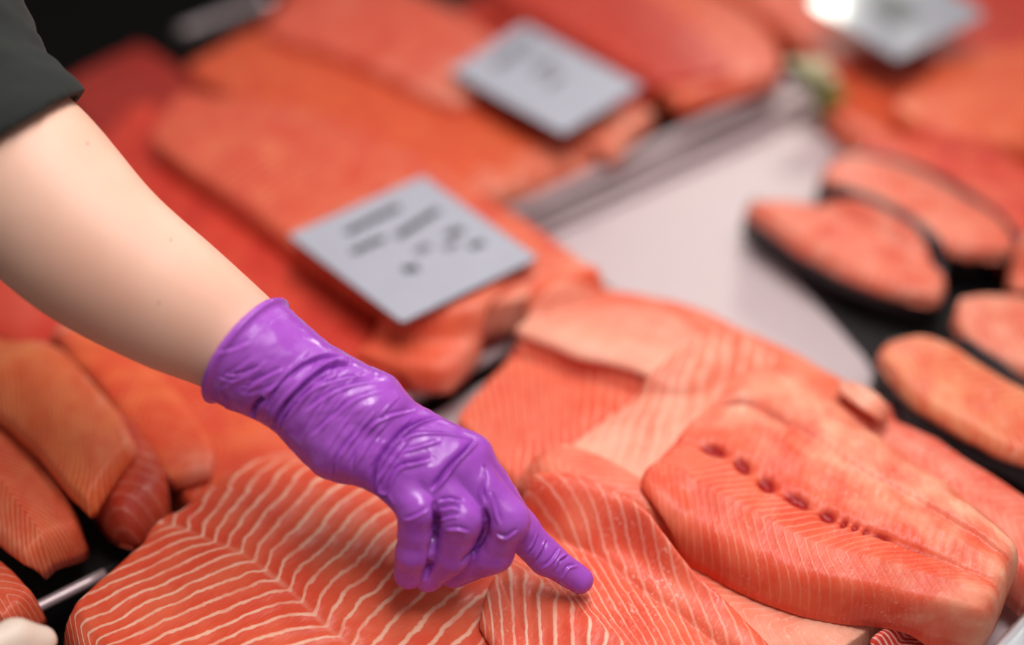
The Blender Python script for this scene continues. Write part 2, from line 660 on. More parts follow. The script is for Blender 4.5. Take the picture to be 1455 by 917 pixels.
slab('tray_bottom', [(1095, 350), (1230, 500), (1262, 560), (1600, 745), (1900, 480), (1500, 180), (1250, 225)], -.029, .006, black_m, bt)
A, B = np.array(G(1265, 578, .012)), np.array(G(1600, 752, .012))
tube('rim', [A + (B - A) * k / 6 for k in range(7)], .0055, simple('dark_tray_rim', (.16, .11, .13), .4), bt)

hr = empty('steel_rail', G(320, 24, .03))
tag(hr, 'blurred steel rail beyond the trays in the dark by the top edge', 'rail')
A, B = np.array(G(255, 48, .03)), np.array(G(385, 0, .03))
tube('rod', [A + (B - A) * k / 6 for k in range(7)], .008, steel, hr)
tube('foot', [A + (B - A) * .5 + np.array((0, 0, -.006)), A + (B - A) * .5 + np.array((0.0001, 0, -.058))], .005, steel, hr)

# ------------------------------------------------------------------ salmon: far rows first, each piece rests on what is already there
m_bg = salmon(ORANGE, ls=.25, lw=.3)
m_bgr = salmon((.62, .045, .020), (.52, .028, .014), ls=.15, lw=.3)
m_bgp = salmon((.82, .18, .08), (.74, .10, .04), ls=.35, lw=.32)
m_or = salmon((.84, .19, .05), (.76, .12, .03), line=(.92, .42, .20), ls=.45, lw=.28)
BR = .0045

# far right
fillet('orange salmon side running off the upper right edge, beside the green herb sprig', [(1165, 140), (1235, 200), (1360, 235), (1560, 260)],
       [(1205, 80), (1330, 85), (1480, 60), (1600, 40)], m_bg, z=.035, res=BR, pale=((-1, .3), (-.5, .0), (1, 0)))
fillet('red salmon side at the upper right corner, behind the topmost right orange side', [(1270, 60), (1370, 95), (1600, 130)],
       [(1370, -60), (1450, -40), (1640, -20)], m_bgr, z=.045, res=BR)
fillet('topmost orange salmon side by the right edge, in front of the glaring price board', [(1260, 150), (1350, 190), (1560, 215)],
       [(1335, 85), (1450, 62), (1640, 20)], salmon((.82, .17, .06), ls=.2), z=.058, res=BR)
# upper middle
fillet('orange salmon side at the top edge, left of the glaring price board', [(930, -70), (1080, 15), (1190, 110)],
       [(1060, -140), (1200, -60), (1300, 60)], salmon((.80, .14, .05), (.74, .07, .02), ls=.2), z=.04, res=BR)
fillet('large orange salmon side right of the far price board', [(690, -20), (800, 45), (890, 95), (965, 145)],
       [(880, -90), (1020, -10), (1095, 40), (1122, 96)], salmon((.80, .15, .05), (.72, .06, .015), ls=.2), z=.052, res=BR, thick=.02,
       palev=((0, 0), (.75, .0), (1, .35)))
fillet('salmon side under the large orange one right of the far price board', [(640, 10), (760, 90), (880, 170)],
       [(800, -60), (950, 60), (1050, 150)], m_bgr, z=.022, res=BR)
# middle left rows under the far board
fillet('red salmon side with painted shade at the back left, beside the dark gap', [(75, 120), (170, 250), (330, 400)],
       [(200, 55), (310, 130), (460, 240)], salmon((.44, .024, .012), (.34, .016, .010), ls=.1, lw=.3), z=.030, res=BR, lump=.003)  # shade of the sleeve and body is put into this darker flesh colour
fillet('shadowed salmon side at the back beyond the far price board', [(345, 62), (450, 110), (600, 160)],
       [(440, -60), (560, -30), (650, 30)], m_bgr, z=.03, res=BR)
fillet('orange salmon side under the left part of the far price board', [(250, 95), (380, 165), (560, 250), (690, 278)],
       [(370, 30), (520, 60), (700, 120), (868, 205)], m_bg, z=.045, res=BR, sp=.011,
       pale=((-1, .2), (0, 0), (1, 0)), palev=((0, 0), (.8, .0), (1, .5)), thick=.022)
fillet('pinkish salmon side reaching from the top edge to the far price board', [(360, 40), (500, 85), (640, 150)],
       [(460, -60), (600, -10), (690, 40), (740, 100)], salmon((.80, .17, .10), (.70, .08, .04), ls=.25), z=.06, res=BR, palev=((0, 0), (.6, .1), (1, .55)))
fillet('salmon tail end sticking out just below the far price board, by the tray rim', [(770, 185), (872, 212)],
       [(820, 145), (938, 152)], m_bgp, z=.05, res=BR, thick=.018, palev=((0, 0), (1, .5)))
# row with the readable board
fillet('deep red salmon side along the bare forearm', [(110, 230), (250, 390), (400, 500), (548, 545)],
       [(200, 140), (400, 260), (600, 370), (735, 440)], salmon((.74, .065, .03), (.62, .035, .02), ls=.12), z=.036, res=.003,
       palev=((0, 0), (.85, 0), (1, .15)))
fillet('pink striped salmon side carrying the readable price board', [(205, 200), (330, 285), (440, 365), (600, 450), (740, 425)],
       [(250, 125), (420, 150), (570, 205), (720, 290), (862, 385)], salmon((.78, .16, .075), (.70, .07, .035), line=(.86, .36, .22), ls=.5, lw=.3), z=.062, res=.003,
       sp=.012, thick=.03, off=((-1, .02), (0, 0), (1, -.04)), palev=((0, 0), (.88, 0), (1, .75)))
fillet('orange cut end of salmon sticking out below the readable price board', [(500, 500), (578, 522), (640, 530)],
       [(560, 455), (660, 430), (738, 415)], salmon((.84, .15, .06), (.76, .10, .04), ls=.2), z=.045, res=.003, thick=.02,
       palev=((0, 0), (.7, .1), (1, .45)))

# cut portions on the black tray: flesh with a dark skin underneath
def portion(label, L, R, z, mat):
    root = empty('salmon_portion', G(L[1][0], L[1][1], .007))
    tag(root, label, 'fish portion', 'salmon portions on the black tray')
    LL = [(x, y, z - .013) for x, y in L]
    RR = [(x, y, z - .013) for x, y in R]
    a = fillet(None, LL, RR, skin_black, name='skin', parent=root, res=.005, thick=z - .02, r=.005, crown=.0, lump=0, minth=.004)
    b = fillet(None, L, R, mat, z=z, name='flesh', parent=root, res=.004, lump=.002, pale=((-1, .45), (0, .28), (1, .42)), palev=((0, .0), (.85, .1), (1, .5)), thick=.012, r=(.006, .006, .008, .008), crown=.004, sp=.009, corner=.14)
    for o in (a, b):
        o.location = o.location - root.location
    return root


m_po = salmon((.82, .16, .08), (.72, .08, .035), line=CREAM, ls=.45, lw=.3, speck=.5)
fillet('orange red salmon side behind the cut portions', [(1175, 250), (1280, 300), (1420, 350), (1560, 420)],
       [(1230, 192), (1340, 215), (1480, 245), (1620, 280)], salmon((.78, .13, .06), (.66, .045, .03), ls=.2, speck=.4), z=.04, res=BR)
portion('far long salmon portion with a pale tip, second from the empty tray', [(1160, 250), (1250, 308), (1360, 352), (1440, 358)],
        [(1195, 215), (1300, 238), (1400, 295), (1452, 345)], .055, m_po)
portion('pointed salmon portion lying alone at the empty tray', [(1056, 290), (1120, 334), (1215, 388), (1330, 430)],
        [(1064, 281), (1165, 288), (1275, 332), (1354, 390)], .05, m_po)
portion('pale ended salmon portion touching the right edge below the far ones', [(1352, 455), (1410, 505), (1540, 560)],
        [(1362, 420), (1440, 420), (1580, 440)], .045, salmon((.82, .24, .14), (.76, .13, .07), ls=.4, speck=.4))
portion('nearest salmon portion with white flecks, along the dark tray rim', [(1243, 508), (1310, 568), (1410, 622), (1560, 690)],
        [(1252, 480), (1330, 478), (1420, 530), (1580, 620)], .05, salmon((.82, .19, .08), (.76, .11, .04), ls=.4, speck=1.0, pale=(.9, .5, .25)))
portion('small piece of salmon portion cut by the right edge', [(1430, 395), (1470, 430), (1540, 440)],
        [(1436, 372), (1480, 360), (1560, 380)], .04, m_po)

# left stack
fillet('red salmon side showing below the elbow', [(-120, 430), (10, 492), (85, 490)], [(-60, 320), (60, 400), (190, 505)],
       salmon((.76, .10, .06), RED, ls=.2, speck=.3), z=.035, res=.003)
fillet('orange salmon side under the wrist, left of the glove cuff', [(95, 500), (200, 640), (300, 770)], [(180, 400), (330, 500), (420, 590), (440, 680)],
       salmon((.80, .15, .045), (.70, .07, .02), ls=.2, speck=.25), z=.03, res=.003)
fillet('orange salmon side with a rounded end, behind the largest left one', [(60, 480), (150, 570), (225, 690)], [(110, 458), (210, 515), (290, 600), (318, 665)],
       salmon((.84, .17, .05), (.76, .09, .025), ls=.25), z=.042, res=.003, palev=((0, .6), (.25, .1), (.8, .1), (1, .4)), corner=.12)
fillet('cut salmon end with a rounded brownish red face at the end of the left pile', [(80, 640), (128, 705), (168, 748)], [(150, 560), (222, 636), (248, 708)],
       salmon((.62, .09, .04), (.52, .045, .02), line=(.80, .32, .22), ls=.22, lw=.3), z=.050, res=.002, corner=.2, sp=.014, off=((-1, .03), (1, -.03)), r=(.012, .012, .005, .018))
fillet('small orange salmon end in the lower left, under the red and orange side', [(-120, 830), (-40, 880), (10, 885)], [(-120, 700), (0, 790), (58, 842)],
       salmon((.84, .19, .09), ls=.35), z=.04, res=.002)
fillet('red to orange salmon side with fine stripes at the left edge', [(-160, 640), (-50, 720), (34, 800)], [(-110, 490), (0, 580), (75, 670), (126, 748)],
       salmon((.85, .18, .07), (.80, .10, .035), line=(.93, .45, .25), ls=.55, lw=.3), z=.05, res=.002, sp=.0075, thick=.026,
       off=((-1, -.02), (-.2, .02), (1, -.06)), pale=((-1, .3), (-.3, .1), (0, 0), (1, 0)), ridge=((-1, 0), (-.2, .006), (1, 0)))
fillet('largest orange salmon side of the left pile, finely striped', [(-140, 515), (-20, 575), (58, 650), (124, 722)],
       [(-120, 400), (0, 470), (75, 480), (145, 545), (198, 622)], salmon((.86, .22, .07), (.80, .14, .04), line=(.94, .45, .22), ls=.4, lw=.32),
       z=.066, res=.002, sp=.0065, thick=.020, off=((-1, -.02), (0, .01), (1, .06)), pale=((-1, 0), (.5, .1), (1, .5)), crown=.008, r=(.005, .014, .005, .009))

# right hand heap
m_f6 = salmon((.87, .22, .11), (.84, .13, .05), ls=.2, lw=.35)
fillet('coral salmon side along the empty tray, behind the pale belly flaps', [(738, 490), (850, 520), (960, 560), (1100, 600), (1225, 625)],
       [(760, 430), (870, 405), (1000, 435), (1120, 492), (1262, 568)], m_f6, z=.045, res=.003, thick=.03,
       pale=((-1, .75), (-.5, .45), (.1, .12), (.6, 0), (1, 0)))
fillet('salmon side with white flecks at the right edge, beside the black tray rim', [(1150, 600), (1270, 680), (1390, 770), (1520, 880)],
       [(1255, 585), (1340, 622), (1450, 690), (1560, 760)], salmon((.84, .20, .13), (.80, .12, .07), ls=.3, speck=1.0), z=.04, res=.003,
       pale=((-1, .3), (.2, .38), (1, .15)), lump=.002)
fillet('coral red salmon side with faint upright stripes, right above the knuckles', [(640, 590), (690, 650), (745, 705), (850, 770)],
       [(722, 495), (800, 505), (900, 535), (980, 600)], salmon((.86, .15, .075), (.80, .10, .045), line=(.95, .50, .33), ls=.6, lw=.32), z=.036, res=.002,
       sp=.009, off=((-1, -.05), (0, 0), (1, .04)), pale=((-1, .3), (-.6, .0), (1, 0)))
fillet('pale coral belly flap lying across behind the cream one', [(725, 470), (800, 500), (905, 530), (960, 560)],
       [(790, 425), (880, 425), (970, 450), (1040, 500)], salmon((.90, .36, .24), (.87, .24, .14), ls=.2), z=.056, res=.0025, thick=.012,
       pale=((-1, .8), (-.2, .5), (1, .05)))
fillet('cream coloured belly flap with fan lines, left of the gashed salmon side', [(762, 660), (815, 685), (880, 705), (960, 740)],
       [(930, 545), (1000, 492), (1060, 478), (1120, 520)], salmon((.88, .30, .18), (.86, .19, .10), line=(.95, .62, .46), ls=.6, lw=.3), z=.052, res=.002, thick=.014,
       sp=.012, off=((-1, 0), (1, .05)), pale=((-1, .75), (0, .5), (.6, .3), (1, .1)), lump=.0018)
fillet('salmon side under the pointing finger pile, its cream tail end at the bottom', [(720, 705), (860, 800), (1000, 890), (1130, 960), (1225, 905)],
       [(800, 672), (900, 718), (1010, 800), (1130, 850), (1285, 864)], salmon((.88, .26, .15), (.86, .16, .08), line=PALE, ls=.3, speck=.5), z=.03, res=.002,
       palev=((0, 0), (.45, .05), (.75, .6), (1, 1)), pale=((-1, 0), (1, .15)), thick=.02)
fillet('red salmon piece with white marbling at the bottom edge, right of the cream tail end', [(1225, 930), (1280, 970), (1340, 985)],
       [(1285, 880), (1340, 883), (1385, 900), (1405, 950)], salmon((.80, .09, .06), (.70, .05, .03), line=(.95, .62, .52), ls=.8, lw=.4), z=.02, res=.002,
       sp=.008, off=((-1, .05), (1, -.05)), wob=1.0)
gash = ((-.27, .145, .0045, .0095, 1.0), (-.27, .240, .0050, .0075, 1.0), (-.275, .330, .0052, .0070, 1.0), (-.28, .425, .0050, .0095, 1.0), (-.28, .515, .0050, .0060, 1.0),
        (-.28, .560, .0050, .0024, 1.0), (-.28, .590, .0050, .0024, .95), (-.28, .620, .0046, .0022, .9), (-.28, .665, .0035, .0075, 1.0), (-.28, .76, .0022, .028, .7),
        (.36, .12, .0030, .020, .6), (.36, .24, .0028, .022, .5), (.40, .36, .0020, .02, .3))
fillet('big salmon side with a row of deep red gashes along its middle', [(897, 692), (1000, 768), (1130, 825), (1290, 852), (1415, 878)],
       [(1050, 530), (1115, 512), (1200, 572), (1262, 622), (1356, 690), (1462, 775)],
       salmon((.86, .165, .078), (.80, .090, .036), line=(.93, .42, .26), ls=.42, lw=.28, speck=.25, pale=(.92, .52, .33)),
       z=.062, res=.0018, sp=.0065, thick=.03, off=((-1, -.010), (-.62, .016), (-.28, -.008), (.4, -.005), (1, .02)), dark=gash, lump=.0022,
       lsu=((-1, .35), (-.8, .8), (-.35, .9), (-.22, .25), (.3, .2), (1, .3)), lsv=((0, 1), (.5, 1), (.75, .4), (1, .1)),
       ridge=((-1, -.004), (-.6, .003), (-.3, .001), (-.26, -.001), (-.2, .001), (.1, .004), (.36, .001), (.42, .004), (.7, .006), (1, -.001)),
       pale=((-1, .05), (-.3, 0), (.0, .4), (.7, .5), (1, .4)), palev=((0, 0), (.6, .05), (.85, .35), (1, .5)), r=(.010, .007, .006, .010))
fillet('small pale rolled salmon trimming at the far corner of the gashed side', [(1185, 560), (1215, 580), (1245, 603)],
       [(1200, 535), (1240, 550), (1272, 578)], salmon((.88, .36, .24), (.76, .16, .06), ls=.2), z=.062, res=.002, thick=.014, palev=((0, .5), (.6, .9), (.85, .2), (1, 0)),
       name='salmon_trimming', cat='fish piece', group=None, corner=.15)

# foreground
fillet('large striped salmon side in sharp focus under the glove', [(62, 890, .030), (140, 985, .030), (260, 1120, .03), (380, 1250, .03)],
       [(388, 622, .046), (550, 655, .045), (690, 745, .036), (795, 840, .020), (850, 1040, .012)],
       salmon((.86, .165, .075), (.82, .105, .045), line=(.95, .52, .36), ls=.95, lw=.26, fibre=.3), res=.0014, sp=.0108, thick=.03,
       off=((-1, .0), (-.86, .042), (-.12, .004), (-.04, -.002), (.05, .006), (.5, .020), (.78, .026), (1, -.005)),
       ridge=((-1, -.004), (-.82, .004), (-.1, .007), (-.04, .0062), (.02, .007), (.6, .004), (1, -.004)), stripe_h=.0003,
       pale=((-1, 0), (-.075, 0), (-.04, .45), (-.005, 0), (1, 0)), dark=((-.93, .03, .012, .02, .35),), crown=.003, wob=.45, r=(.012, .012, .008, .01))
fillet('striped salmon side that the gloved finger presses', [(672, 905, .026), (760, 985, .028), (860, 1060, .028), (960, 1180, .028)],
       [(752, 706, .034), (860, 735, .036), (980, 830, .034), (1090, 925, .03), (1190, 1040, .03)],
       salmon((.87, .19, .10), (.83, .125, .06), line=(.95, .58, .43), ls=.9, lw=.27, speck=.55, fibre=.5), res=.0013, sp=.0125, thick=.03,
       off=((-1, -.034), (-.3, .0), (-.15, .004), (.0, .03), (.5, .085), (1, .13)),
       lsu=((-1, 1), (-.2, 1), (-.1, .55), (.4, .5), (1, .35)),
       ridge=((-1, -.002), (-.35, .009), (-.15, .010), (.2, .007), (1, -.002)), stripe_h=.0003, crown=.001, wob=.4, r=(.006, .008, .005, .01), rough_z=.0009)


# ------------------------------------------------------------------ price boards
def board(label, corners, z, strokes, thick=.0022, mat=card_m):
    """flat board; corners left, top, right, bottom as photo points with heights"""
    C = [Vector(G(x, y, zz)) for x, y, zz in corners]
    c = (C[0] + C[1] + C[2] + C[3]) / 4
    root = empty('price_board', c)
    tag(root, label, 'price board', 'grey price boards on the fish')
    nrm = (C[1] - C[0]).cross(C[3] - C[0]).normalized()
    if nrm.z < 0: nrm = -nrm

    def plate(name, inset, h0, h1, m):
        r_ = .004
        P = []
        ctr = c
        K = [ctr + (p - ctr) * (1 - inset) for p in C]
        for i in range(4):
            a, b, d = K[i - 1], K[i], K[(i + 1) % 4]
            u1, u2 = (a - b).normalized(), (d - b).normalized()
            for k in range(5):
                t = k / 4
                P.append(b + u1 * r_ * (1 - t) ** 2 + u2 * r_ * t ** 2)
        n = len(P)
        v = [tuple(p - c + nrm * h1) for p in P] + [tuple(p - c + nrm * h0) for p in P]
        me = bpy.data.meshes.new(name)
        me.from_pydata(v, [], [list(range(n)), list(range(2 * n - 1, n - 1, -1))] + [[i, i + n, (i + 1) % n + n, (i + 1) % n] for i in range(n)])
        me.materials.append(m)
        o = bpy.data.objects.new(name, me); COL.objects.link(o); o.parent = root
        return o
    plate('panel', .0, -thick, 0, mat)
    plate('edge_band', -.010, -thick * .95, -thick * .1, card_edge)
    # handwriting: each stroke group a ribbon of close zigzags lying on the board
    e1, e2 = (C[1] - C[0]), (C[3] - C[0])
    for (u0, v0, u1, v1, hgt, m) in strokes:
        V, Fc = [], []
        L = (Vector((u1 - u0, v1 - v0))).length
        n = max(5, int(L * e1.length / .0022))
        pts = []
        for k in range(n + 1):
            t = k / n
            zz = (hgt if k % 2 else -hgt) * (.75 + .25 * math.sin(k * 1.9))
            a = Vector(((u0 + (u1 - u0) * t), (v0 + (v1 - v0) * t)))
            dr = Vector((-(v1 - v0), (u1 - u0))).normalized() * zz
            pts.append(e1 * (a.x + dr.x) + e2 * (a.y + dr.y) + C[0] - c + nrm * .00035)
        wd = .0019
        for k in range(n):
            p, q = pts[k], pts[k + 1]
            s = (q - p).normalized().cross(nrm) * wd
            b = len(V)
            V += [tuple(p - s), tuple(q - s), tuple(q + s), tuple(p + s)]
            V += [tuple(Vector(x) - nrm * .0003) for x in V[b:b + 4]]
            Fc += [(b, b + 1, b + 2, b + 3), (b + 7, b + 6, b + 5, b + 4)] + [(b + i, b + 4 + i, b + 4 + (i + 1) % 4, b + (i + 1) % 4) for i in range(4)]
        me = bpy.data.meshes.new('handwriting')
        me.from_pydata(V, [], Fc)
        me.materials.append(m)
        o = bpy.data.objects.new('handwriting', me); COL.objects.link(o); o.parent = root
    return root


# u runs left->top corner, v runs left->bottom corner
board('grey price board with dark handwriting, closest to the glove', [(410, 334, .078), (601, 250, .080), (764, 366, .078), (571, 458, .076)], 0,
      [(.27, .19, .67, .17, .030, ink), (.18, .36, .40, .36, .028, ink), (.47, .40, .82, .34, .030, ink), (.70, .56, .80, .58, .035, ink),
       (.60, .85 - .2, .68, .66, .03, ink2), (.45, .58, .55, .58, .03, ink2), (.30, .66, .36, .70, .035, ink), (.72, .73, .80, .75, .03, ink)])
board('blurred grey price board with faint writing near the top edge', [(640, 100, .078), (745, 34, .080), (912, 122, .080), (800, 190, .078)], 0,
      [(.30, .20, .85, .20, .045, ink2), (.45, .45, .75, .45, .04, ink2), (.40, .62, .60, .60, .035, ink2)])
glare = NT('glossy_board'); glare.p(Base_Color=(.36, .36, .40), Roughness=.2, Coat_Weight=1.0, Coat_Roughness=.05)
board('glossy price board cut by the top edge, white glare on its left half', [(1150, 5, .096), (1262, -75, .112), (1400, 22, .100), (1275, 84, .084)], 0, [], mat=glare.m)

# ------------------------------------------------------------------ herb sprig
sprig = empty('herb_sprig', G(1165, 150, .03))
tag(sprig, 'small yellow green herb sprig at the far end of the empty tray', 'herb')
leaf_m = simple('herb_leaf', (.34, .36, .09), .5, 0, 60, .25)
leaf_p = simple('pale_herb_leaf', (.60, .56, .34), .5, 0, 60, .2)
c0 = Vector(G(1170, 168, .012))
tube('stem', [Vector(G(1215, 185, .01)) , c0, Vector(G(1160, 130, .045)), Vector(G(1150, 100, .06))], .0025, leaf_m)
bpy.context.scene.collection.objects[-1].parent = sprig
bpy.context.scene.collection.objects[-1].location -= sprig.location
for k in range(18):
    t = k / 17
    b = Vector(G(1198 - 50 * t, 180 - 82 * t, .014 + .046 * t))
    a = k * 2.4
    d = Vector((math.cos(a), math.sin(a), .55)).normalized()
    s = d.cross(Vector((0, 0, 1))).normalized()
    n = s.cross(d)
    ln, wd = .026, .012
    V, Fc = [], []
    for i in range(6):
        f = i / 5
        w_ = wd * math.sin(math.pi * (.06 + .9 * f)) * (1 + .25 * (i % 2))
        ctr = b + d * ln * f - Vector((0, 0, 1)) * .007 * f * f
        V += [ctr - s * w_ + n * .002, ctr, ctr + s * w_ + n * .002]
    for i in range(5):
        for j in (0, 1):
            Fc.append((i * 3 + j, i * 3 + j + 1, i * 3 + j + 4, i * 3 + j + 3))
    me = bpy.data.meshes.new('leaf')
    me.from_pydata([tuple(v - sprig.location) for v in V], [], Fc)
    me.materials.append(leaf_p if t > .72 else leaf_m)
    o = bpy.data.objects.new('leaf', me); COL.objects.link(o); o.parent = sprig
    md = o.modifiers.new('s', 'SOLIDIFY'); md.thickness = .0006

# ------------------------------------------------------------------ clear plastic divider in the lower right corner
cl = NT('clear_plastic'); cl.p(Base_Color=(.80, .84, .88), Roughness=.12, Transmission_Weight=.55, IOR=1.45)
A, B = Vector(G(1392, 925, .075)), Vector(G(1475, 838, .075))
dirv = (B - A).normalized(); side = dirv.cross(Vector((0, 0, 1)))
V, Fc = [], []
prof = [(0.0, .064), (.004, .071), (.012, .075), (.022, .070), (.028, .0), (.025, .0), (.019, .066), (.012, .071), (.006, .068), (.003, .063)]
for e in range(13):
    p = A - dirv * .06 + dirv * (B - A).length * 1.9 * e / 12 * 1.3
    for (x, zz) in prof:
        V.append((p.x + side.x * x, p.y + side.y * x, zz))
n = len(prof)
for e in range(12):
    for k in range(n):
        Fc.append((e * n + k, e * n + (k + 1) % n, (e + 1) * n + (k + 1) % n, (e + 1) * n + k))
Fc += [tuple(range(n))[::-1], tuple(range(12 * n, 13 * n))]
me = bpy.data.meshes.new('tray_divider'); me.from_pydata(V, [], Fc); me.materials.append(cl.m)
me.polygons.foreach_set('use_smooth', [True] * len(me.polygons))
o = bpy.data.objects.new('tray_divider', me); COL.objects.link(o)
tag(o, 'clear plastic divider edge in the lower right corner beside the salmon', 'divider')

# ------------------------------------------------------------------ person: arm, gloved hand, sleeve
cuffc = (343, 493)
AXP = (-.66, .75)                       # across the arm, in photo direction


def pair(px, py, hw, d, r_):
    """two ball centres side by side so that the section is an oval hw wide (in px)"""
    rp = r_ / d * F
    o_ = max(0, hw - rp)
    return [cpt(px + s * o_ * AXP[0], py + s * o_ * AXP[1], d) for s in (-1, 1)], r_


arm_way = [(-190, -120, 150, .70, .052), (-125, 60, 145, .665, .052), (-72, 165, 134, .65, .049), (28, 248, 126, .648, .046), (131, 351, 115, .650, .041), (242, 428, 98, .655, .035),
           (318, 474, 80, .660, .029), (343, 493, 76, .660, .0275)]
hand_way = [(343, 493, 77, .660, .0275), (423, 547, 67, .660, .0225), (502, 604, 82, .659, .021)]


def add_chain(fld, S, way, dr, k):
    """oval limb: the way points are splined, each side is one smooth run of balls, the two sides are blended"""
    P = np.array(way, float)
    Qp = np.vstack([2 * P[0] - P[1], P, 2 * P[-1] - P[-2]])
    W_ = []
    for i in range(1, len(Qp) - 2):
        for t in np.linspace(0, 1, 5, endpoint=False):
            a, b, c, d = Qp[i - 1], Qp[i], Qp[i + 1], Qp[i + 2]
            W_.append(.5 * (2 * b + (-a + c) * t + (2 * a - 5 * b + 4 * c - d) * t * t + (-a + 3 * b - 3 * c + d) * t ** 3))
    W_.append(P[-1])
    sides = [None, None]
    for (a, b) in zip(W_[:-1], W_[1:]):
        (A_, ra), (B_, rb) = pair(*a), pair(*b)
        for s_ in (0, 1):
            c = fld.cone(A_[s_], B_[s_], ra + dr, rb + dr)
            sides[s_] = c if sides[s_] is None else np.minimum(sides[s_], c)
    c = smin(sides[0], sides[1], k)
    return c if S is None else smin(S, c, k)


PALM = {'pinky': [(515, 645, .653, .0165), (570, 684, .649, .0132), (594, 726, .641, .0104), (588, 785, .651, .0096), (582, 815, .662, .0089)],
        'ring': [(508, 622, .655, .0175), (611, 674, .651, .0138), (654, 737, .646, .0125), (640, 786, .658, .0114), (608, 817, .669, .0098)],
        'middle': [(515, 600, .660, .0175), (652, 662, .655, .0136), (722, 740, .652, .0117), (700, 786, .664, .0112), (645, 811, .677, .0100)],
        'index': [(520, 585, .666, .0175), (663, 652, .662, .0142), (737, 752, .670, .0110), (776, 792, .6745, .0100), (823, 825, .679, .0080)],
        'thumb': [(470, 590, .680, .017), (550, 665, .686, .0150), (605, 728, .688, .0120), (640, 768, .690, .0100)]}


def hand(fld, dr, start=0):
    S = add_chain(fld, None, hand_way[start:], dr, .006)
    palm = None
    for f in ('pinky', 'ring', 'middle', 'index'):
        a, b = PALM[f][0], PALM[f][1]
        c = fld.cone(cpt(*a[:3]), cpt(*b[:3]), a[3] + dr, b[3] + dr)
        palm = c if palm is None else smin(palm, c, .008)
    S = smin(S, palm, .010)
    fill = fld.cone(cpt(612, 735, .668), cpt(688, 752, .674), .0105 + dr, .0105 + dr)   # folded palm behind the bent fingers
    S = smin(S, fill, .008)
    fingers = None
    for f in ('thumb', 'index', 'middle', 'ring', 'pinky'):
        J = PALM[f]
        one = None
        rng = range(0, 3) if f == 'thumb' else range(1, 4)
        for k in rng:
            a, b = J[k], J[k + 1]
            c = fld.cone(cpt(*a[:3]), cpt(*b[:3]), a[3] + dr, b[3] + dr)
            one = c if one is None else smin(one, c, .003)
        fingers = one if fingers is None else smin(fingers, one, .0006)
    return smin(S, fingers, .0035)


person = empty('person', tuple(cam2world(cpt(28, 248, .648))))
tag(person, 'person with bare forearm, dark green sleeve and purple glove, pressing a finger on the fish', 'person')
PLOC = np.array(person.location)

skin_t = NT('arm_skin')
oc = skin_t.objco()
nb = skin_t.noise(oc, 14, 3); nf = skin_t.noise(oc, 700, 2, .6)
cc = skin_t.mix(skin_t.ramp(nb, .3, .7), (.82, .45, .32), (.87, .53, .39))
skin_t.p(Base_Color=cc, Roughness=.52, Subsurface_Weight=.25, Subsurface_Radius=(1, .35, .2), Subsurface_Scale=.006)
skin_t.bump(nf, .15, .0006)

# body: forearm, wrist and hand as one mesh, inside the glove beyond the wrist
fb = Field(cpt(-330, 1000, .64) * 1.0, (.06, .26, -.56), .0028)
lo = np.array([(-330 - 727) / F * .66, -.16, -.76]); hi = np.array([.065, .30, -.57])
fb = Field(lo, hi, .0027)
Sb = add_chain(fb, None, arm_way, 0, .010)
Sb = smin(Sb, hand(fb, -.0050), .006)
V, Q = surface_nets(Sb, fb.org, fb.h)
V = smooth_mesh(V, Q, 16)
body_cam = V
body = mesh_np('body', cam2world(V) - PLOC, Q, skin_t.m, person)
md = body.modifiers.new('s', 'SUBSURF'); md.levels = 1; md.render_levels = 1
# two small moles
mole_m = simple('mole_skin', (.42, .20, .13), .6)
bvh_b = BVHTree.FromPolygons([tuple(v) for v in V], [tuple(q) for q in Q])


def hit(bvh, px, py):
    d = Vector((cpt(px, py, 1.0))).normalized()
    loc, n, i, dist = bvh.ray_cast(Vector((0, 0, 0)), d)
    return (np.array(loc), np.array(n)) if loc is not None else (None, None)


for (px, py, r_) in ((124, 204, .0007), (243, 341, .0006), (226, 430, .0006)):
    p, n = hit(bvh_b, px, py)
    if p is None: continue
    import bmesh
    bm = bmesh.new(); bmesh.ops.create_icosphere(bm, subdivisions=2, radius=r_)
    me = bpy.data.meshes.new('mole'); bm.to_mesh(me); bm.free(); me.materials.append(mole_m)
    o = bpy.data.objects.new('mole', me); COL.objects.link(o); o.parent = person
    o.location = cam2world(p) - PLOC

# glove
lo = np.array([(240 - 727.5) / F * .70, -(855 - 458.5) / F * .70, -.735]); hi = np.array([(860 - 727.5) / F * .70, -(415 - 458.5) / F * .60, -.605])
fg = Field(lo, hi, .00105)
cuff_way = [(300, 461, 88, .660, .0330), (343, 493, 84, .660, .0315), (378, 517, 79, .660, .0285), (423, 546, 72, .660, .0255), (460, 572, 76, .659, .024), (502, 604, 84, .659, .022)]
Sg = smin(add_chain(fg, None, cuff_way, 0, .006), hand(fg, 0), .006)
# cut the open end square to the arm, hollow it
ca = cpt(346, 495, .66); ax = cpt(423, 549, .66) - ca; ax /= np.linalg.norm(ax)
ax = ax + np.array([0, 0, .17]); ax /= np.linalg.norm(ax)
x, y, z = fg.g
plane = -((x - ca[0]) * ax[0] + (y - ca[1]) * ax[1] + (z - ca[2]) * ax[2])
along = -plane
Sg = np.maximum(Sg, plane)
hollow = add_chain(fg, None, [(280, 446, 84, .660, .0310), (343, 493, 80, .660, .0292), (368, 510, 75, .660, .0268)], 0, .006)
Sg = np.maximum(Sg, -hollow)
V, Q = surface_nets(Sg, fg.org, fg.h)
V = smooth_mesh(V, Q, 3)
tmp = mesh_np('temporary', V, Q)
md = tmp.modifiers.new('s', 'SUBSURF'); md.levels = 1; md.render_levels = 1
ev = tmp.evaluated_get(bpy.context.evaluated_depsgraph_get()).to_mesh()
